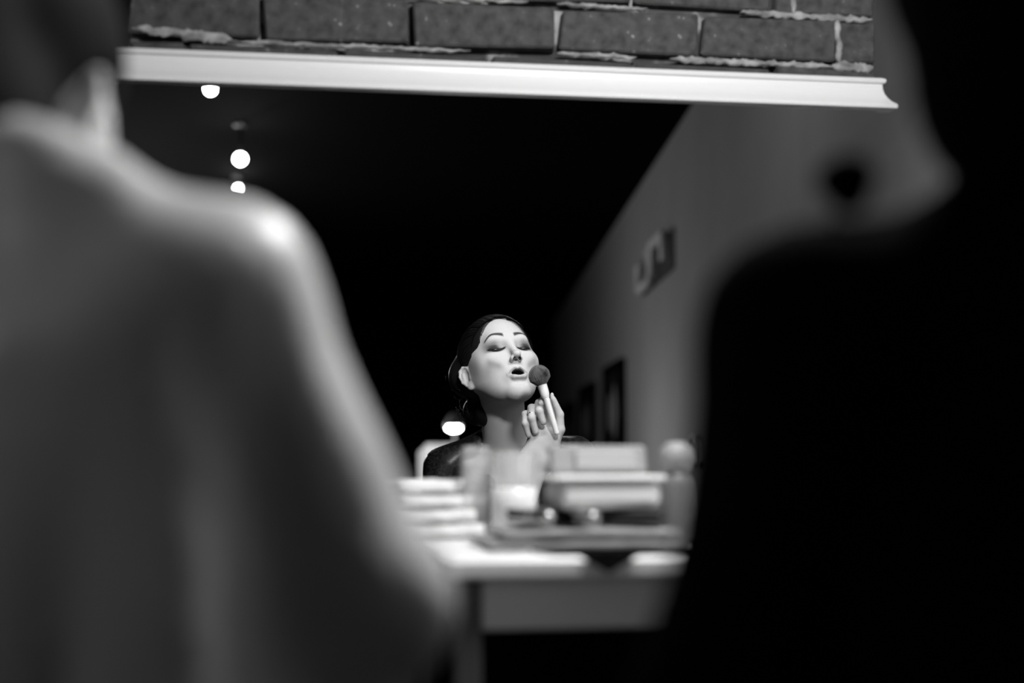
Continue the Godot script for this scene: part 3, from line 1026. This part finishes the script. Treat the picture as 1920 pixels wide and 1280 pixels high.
	C.append(ell(Vector3(-0.02, -0.045, -0.115), Vector3(0.042, 0.036, 0.034), 0.02))
	C.append(ell(Vector3(-0.052, 0.010, -0.060), Vector3(0.046, 0.050, 0.040), 0.02))
	var cd := nets(C, Vector3(-0.1, -0.13, -0.17), Vector3(0.1, 0.13, 0.11), 0.005)
	var loose := []
	var rng := RandomNumberGenerator.new()
	rng.seed = 4
	for k in 14:
		var a := Vector3(-0.066 - 0.02 * rng.randf(), 0.045 - 0.12 * rng.randf(), -0.05 - 0.05 * rng.randf())
		var cv := Curve3D.new()
		var w1 := Vector3(-0.006 - 0.006 * rng.randf(), 0.006 - 0.012 * rng.randf(), 0.008 * rng.randf())
		var w2 := Vector3(-0.004 + 0.008 * rng.randf(), -0.010 - 0.010 * rng.randf(), 0.006)
		cv.add_point(a, -w1, w1)
		cv.add_point(a + w1 + w2, -w2 * 0.6, w2 * 0.6)
		cv.add_point(a + w1 + w2 * 2.0 + Vector3(-0.006 + 0.016 * rng.randf(), 0, 0), Vector3(-0.006, 0.008, 0), Vector3.ZERO)
		var pts := PackedVector3Array()
		for j in 13: pts.append(cv.samplef(j / 6.0))
		loose.append(tube_data(pts, 0.0006, 0.0003, 4))
	part("hair", mesh_of(moved(joined([cd, strands(520, 6)] + loose), hx)), hair, w)
	# robe
	var R: Array[Prim] = []
	R.append(ell(Vector3(0, 0.60, -0.015), Vector3(0.185, 0.26, 0.115), 0.06))
	R.append(ell(Vector3(0, 0.50, -0.03), Vector3(0.18, 0.14, 0.15), 0.06))
	var shl := Vector3(-0.170, 0.818, -0.02)
	var shr := Vector3(0.176, 0.845, -0.02)
	R.append(cap(Vector3(-0.068, 0.876, -0.015), shl, 0.040, 0.050, 0.04))
	R.append(cap(Vector3(0.066, 0.872, -0.015), shr, 0.040, 0.050, 0.04))
	R.append(cap(shl, Vector3(-0.215, 0.56, 0.05), 0.052, 0.045, 0.03))
	R.append(cap(Vector3(-0.215, 0.56, 0.05), Vector3(-0.10, 0.52, 0.22), 0.045, 0.04, 0.03))
	R.append(cap(shr, Vector3(0.20, 0.60, 0.10), 0.052, 0.050, 0.03))
	R.append(cap(Vector3(0.20, 0.60, 0.10), fo + Vector3(0.005, 0.03, 0.0), 0.052, 0.055, 0.03))
	seated_legs(R, Vector3(0, 0.50, 0.02), Vector3(0, 0, 1), -0.166)
	# standing collar round the back of the neck, open in front
	R.append(ell(Vector3(-0.003, 0.900, -0.03), Vector3(0.078, 0.040, 0.062), 0.02))
	R.append(ell(Vector3(-0.003, 0.91, 0.0), Vector3(0.062, 0.14, 0.056), 0.008, true))
	R.append(ell(Vector3(0.0, 0.90, 0.10), Vector3(0.046, 0.22, 0.09), 0.01, true))
	var rd := nets(R, Vector3(-0.33, -0.17, -0.24), Vector3(0.36, 0.95, 0.68), 0.0115)
	bent(rd, 0.005, 9.0, Vector3(1, 0.5, 1), 3)
	var robe := mat(1.0, 0.28)
	robe.albedo_texture = noise_tex(31, 0.022, [[0.0, 0.006], [0.46, 0.008], [0.54, 0.05], [0.60, 0.012], [1.0, 0.008]], 512, 2)
	robe.uv1_triplanar = true
	robe.uv1_scale = Vector3.ONE * 4.0
	part("robe", mesh_of(rd), robe, w)
	var ring := TorusMesh.new()
	ring.inner_radius = 0.0082
	ring.outer_radius = 0.0100
	var rp: Vector3 = hp.call(994, 776, 16)
	part("finger_ring", ring, M.chrome, w, rp, Vector3(0.5, 0, 0.2))
	for k in 3:
		var gem := SphereMesh.new()
		gem.radius = 0.0028; gem.height = 0.0056; gem.radial_segments = 12; gem.rings = 6
		part("ring_stone", gem, M.chrome, w, rp + Vector3(-0.005 + 0.005 * k, 0.0015, 0.0095))
	stool("dark stool under the woman in the patterned robe", Vector3(base.x, -0.03, base.z - 0.03))
	# brush in her hand
	var b0 := (hp.call(1011, 708, 34) as Vector3)
	var b1 := (hp.call(1044, 816, 33) as Vector3)
	var dirn := (b0 - b1).normalized()
	var len := (b0 - b1).length()
	var br := thing("powder_brush", "white-handled powder brush with dark round bristles held by the woman", "brush", base + S * b1)
	var q := Quaternion(Vector3.UP, dirn)
	br.quaternion = q
	br.scale = Vector3.ONE * S
	part("handle", lathe([[0.0, 0.0], [0.0055, 0.001], [0.0068, 0.006], [0.0072, len * 0.35], [0.0076, len * 0.62], [0.0088, len * 0.64]], 20), mat(0.88, 0.35), br)
	part("ferrule", lathe([[0.0088, len * 0.64], [0.0112, len * 0.70], [0.0118, len * 0.855], [0.0100, len * 0.855]], 20), mat(0.88, 0.35), br)
	# bristles: a dome of fine hairs
	var bl := []
	bl.append(tube_data(PackedVector3Array([Vector3(0, len * 0.82, 0), Vector3(0, len * 0.95, 0)]), 0.009, 0.018, 16))
	for k in 420:
		var a := k * 2.39996
		var rr := sqrt((k + 0.5) / 420.0)
		var d := Vector3(cos(a) * rr, 0, sin(a) * rr)
		bl.append(tube_data(PackedVector3Array([Vector3(0, len * 0.84, 0) + d * 0.009, Vector3(0, len * 0.95, 0) + d * 0.0255, Vector3(0, len * 0.985 + 0.030 * sqrt(1.0 - rr * rr * 0.96), 0) + d * 0.0262]), 0.0012, 0.0007, 4))
	part("bristles", mesh_of(joined(bl)), mat(0.17, 0.9), br)

func build_left_person() -> void:
	var base := Vector3(-0.34, 0, -0.88)
	var w := thing("person", "person at the left edge in a satin robe, seen from behind", "person", base)
	# head bowed forward, turned towards the table
	var hb := Basis(Vector3(0, 1, 0), PI + deg_to_rad(-6)) * Basis(Vector3(1, 0, 0), deg_to_rad(26))
	var hx := Transform3D(hb, Vector3(-0.366, 1.118, -1.0) - base)
	var L := head_prims(false)
	var hinv := hx.affine_inverse()
	var nl := Vector3(-0.035, 0.98, 0.0)
	L.append(cap(hinv * nl, hinv * (hx * Vector3(0, -0.05, -0.02)), 0.046, 0.042, 0.03))
	var hd := nets(L, Vector3(-0.11, -0.24, -0.2), Vector3(0.11, 0.13, 0.13), 0.006)
	face_uv(hd)
	part("body", mesh_of(moved(hd, hx)), skin_mat, w)
	var C := hair_cap(Vector3(0.084, 0.094, 0.108))
	C.append(ell(Vector3(0, -0.02, -0.10), Vector3(0.05, 0.05, 0.04), 0.02))
	C.append(ell(Vector3(0, -0.085, -0.055), Vector3(0.074, 0.080, 0.060), 0.03))
	var cd := nets(C, Vector3(-0.11, -0.18, -0.17), Vector3(0.11, 0.14, 0.12), 0.007)
	part("hair", mesh_of(moved(cd, hx)), mat(0.008, 0.8, 0.0, 0.15), w)
	var stud := SphereMesh.new()
	stud.radius = 0.004; stud.height = 0.008; stud.radial_segments = 14; stud.rings = 8
	part("earring", stud, M.chrome, w, hx * Vector3(-0.0900, -0.044, -0.012))
	# robe: back, shoulder, sleeve
	var R: Array[Prim] = []
	R.append(ell(Vector3(-0.03, 0.74, 0.02), Vector3(0.175, 0.27, 0.115), 0.06))
	R.append(ell(Vector3(-0.03, 0.50, 0.03), Vector3(0.18, 0.13, 0.15), 0.06))
	# folds of cloth falling from the shoulder blades
	for f in [[Vector3(-0.11, 0.93, 0.105), Vector3(-0.03, 0.70, 0.130)], [Vector3(-0.01, 0.95, 0.100), Vector3(0.035, 0.71, 0.130)], [Vector3(0.06, 0.91, 0.110), Vector3(0.075, 0.62, 0.150)], [Vector3(-0.17, 0.89, 0.075), Vector3(-0.11, 0.62, 0.125)], [Vector3(0.13, 0.93, 0.085), Vector3(0.165, 0.66, 0.135)]]:
		R.append(cap(f[0] + Vector3(0, 0, -0.010), f[1] + Vector3(0, 0, 0.010), 0.008, 0.030, 0.014))
	var sh := Vector3(0.164, 0.950, 0.03)
	R.append(cap(Vector3(0.03, 1.026, 0.01), sh, 0.044, 0.053, 0.05))
	R.append(cap(Vector3(0.10, 0.90, 0.04), Vector3(0.16, 0.62, 0.05), 0.075, 0.10, 0.05))
	R.append(cap(Vector3(-0.09, 1.000, 0.01), Vector3(-0.22, 0.935, 0.03), 0.040, 0.056, 0.05))
	var elb := Vector3(0.248, 0.770, 0.03)
	R.append(cap(sh, elb, 0.056, 0.050, 0.03))
	R.append(cap(elb, Vector3(0.16, 0.76, -0.20), 0.050, 0.040, 0.03))
	R.append(cap(Vector3(-0.22, 0.935, 0.03), Vector3(-0.26, 0.70, 0.0), 0.056, 0.05, 0.03))
	R.append(cap(Vector3(-0.26, 0.70, 0.0), Vector3(-0.18, 0.68, -0.22), 0.05, 0.04, 0.03))
	seated_legs(R, Vector3(-0.03, 0.50, -0.02), Vector3(0, 0, -1))
	var rd := nets(R, Vector3(-0.36, 0.0, -0.70), Vector3(0.36, 1.10, 0.24), 0.012)
	bent(rd, 0.009, 7.0, Vector3(1.5, 0.35, 1.0), 12)
	var satin := mat(0.64, 0.45)
	part("robe", mesh_of(rd), satin, w)
	stool("dark stool under the person at the left edge", base + Vector3(-0.03, -0.11, 0.05))

func build_right_person() -> void:
	var base := Vector3(0.34, 0, -0.80)
	var w := thing("person", "dark-haired person in black at the right edge, seen from behind", "person", base)
	var hb := Basis(Vector3(0, 1, 0), PI + deg_to_rad(-25)) * Basis(Vector3(1, 0, 0), deg_to_rad(12))
	var hx := Transform3D(hb, Vector3(0.322, 1.125, -0.82) - base)
	var L := head_prims(false)
	var hinv := hx.affine_inverse()
	L.append(cap(hinv * Vector3(0.0, 0.96, 0.0), Vector3(0, -0.05, -0.02), 0.055, 0.052, 0.03))
	var hd := nets(L, Vector3(-0.1, -0.24, -0.2), Vector3(0.1, 0.13, 0.13), 0.007)
	face_uv(hd)
	part("body", mesh_of(moved(hd, hx)), skin_mat, w)
	var C: Array[Prim] = []
	C.append(ell(Vector3(0, 0.022, -0.020), Vector3(0.098, 0.104, 0.110), 0.01))
	C.append(ell(Vector3(0, -0.07, -0.045), Vector3(0.076, 0.08, 0.062), 0.03))
	C.append(ell(Vector3(0, -0.06, 0.112), Vector3(0.062, 0.11, 0.070), 0.006, true))
	var cd := nets(C, Vector3(-0.12, -0.17, -0.15), Vector3(0.12, 0.14, 0.12), 0.008)
	part("hair", mesh_of(moved(cd, hx)), mat(0.006, 0.9, 0.0, 0.1), w)
	var R: Array[Prim] = []
	R.append(ell(Vector3(0, 0.72, 0.0), Vector3(0.185, 0.27, 0.12), 0.06))
	R.append(ell(Vector3(0, 0.50, 0.02), Vector3(0.19, 0.13, 0.15), 0.06))
	R.append(cap(Vector3(0, 0.95, 0), Vector3(-0.005, 1.035, -0.010), 0.080, 0.070, 0.03))
	for s in [-1.0, 1.0]:
		var sh := Vector3(s * 0.164, 0.924, 0.0)
		var elb := Vector3(s * 0.225, 0.70, 0.0)
		R.append(cap(Vector3(s * 0.06, 0.965, 0), sh, 0.044, 0.060, 0.05))
		R.append(cap(sh, elb, 0.060, 0.054, 0.03))
		R.append(cap(elb, Vector3(s * 0.12, 0.66, -0.20), 0.05, 0.04, 0.03))
	seated_legs(R, Vector3(0, 0.50, -0.02), Vector3(0, 0, -1))
	var rd := nets(R, Vector3(-0.34, 0.0, -0.66), Vector3(0.34, 1.12, 0.22), 0.013)
	bent(rd, 0.010, 7.0, Vector3(1, 0.4, 1), 5)
	part("top", mesh_of(rd), M.black, w)
	# drop earring swinging clear of the hair
	var er := part("earring", tube([Vector3(-0.086, 1.10, -0.02), Vector3(-0.120, 1.05, -0.015), Vector3(-0.146, 1.026, -0.01)], 0.0007), M.chrome, w)
	part("stone", lathe([[0.0, -0.019], [0.009, -0.014], [0.0175, 0.0], [0.016, 0.010], [0.006, 0.016], [0.0, 0.017]], 18), M.black, er, Vector3(-0.147, 1.014, -0.01), Vector3(0, 0, 0.2))
	var bead := SphereMesh.new()
	bead.radius = 0.0065; bead.height = 0.013; bead.radial_segments = 16; bead.rings = 8
	part("pearl", bead, mat(0.7, 0.3), er, Vector3(-0.156, 0.990, -0.01))
	stool("dark stool under the person at the right edge", base + Vector3(0, -0.11, 0.03))
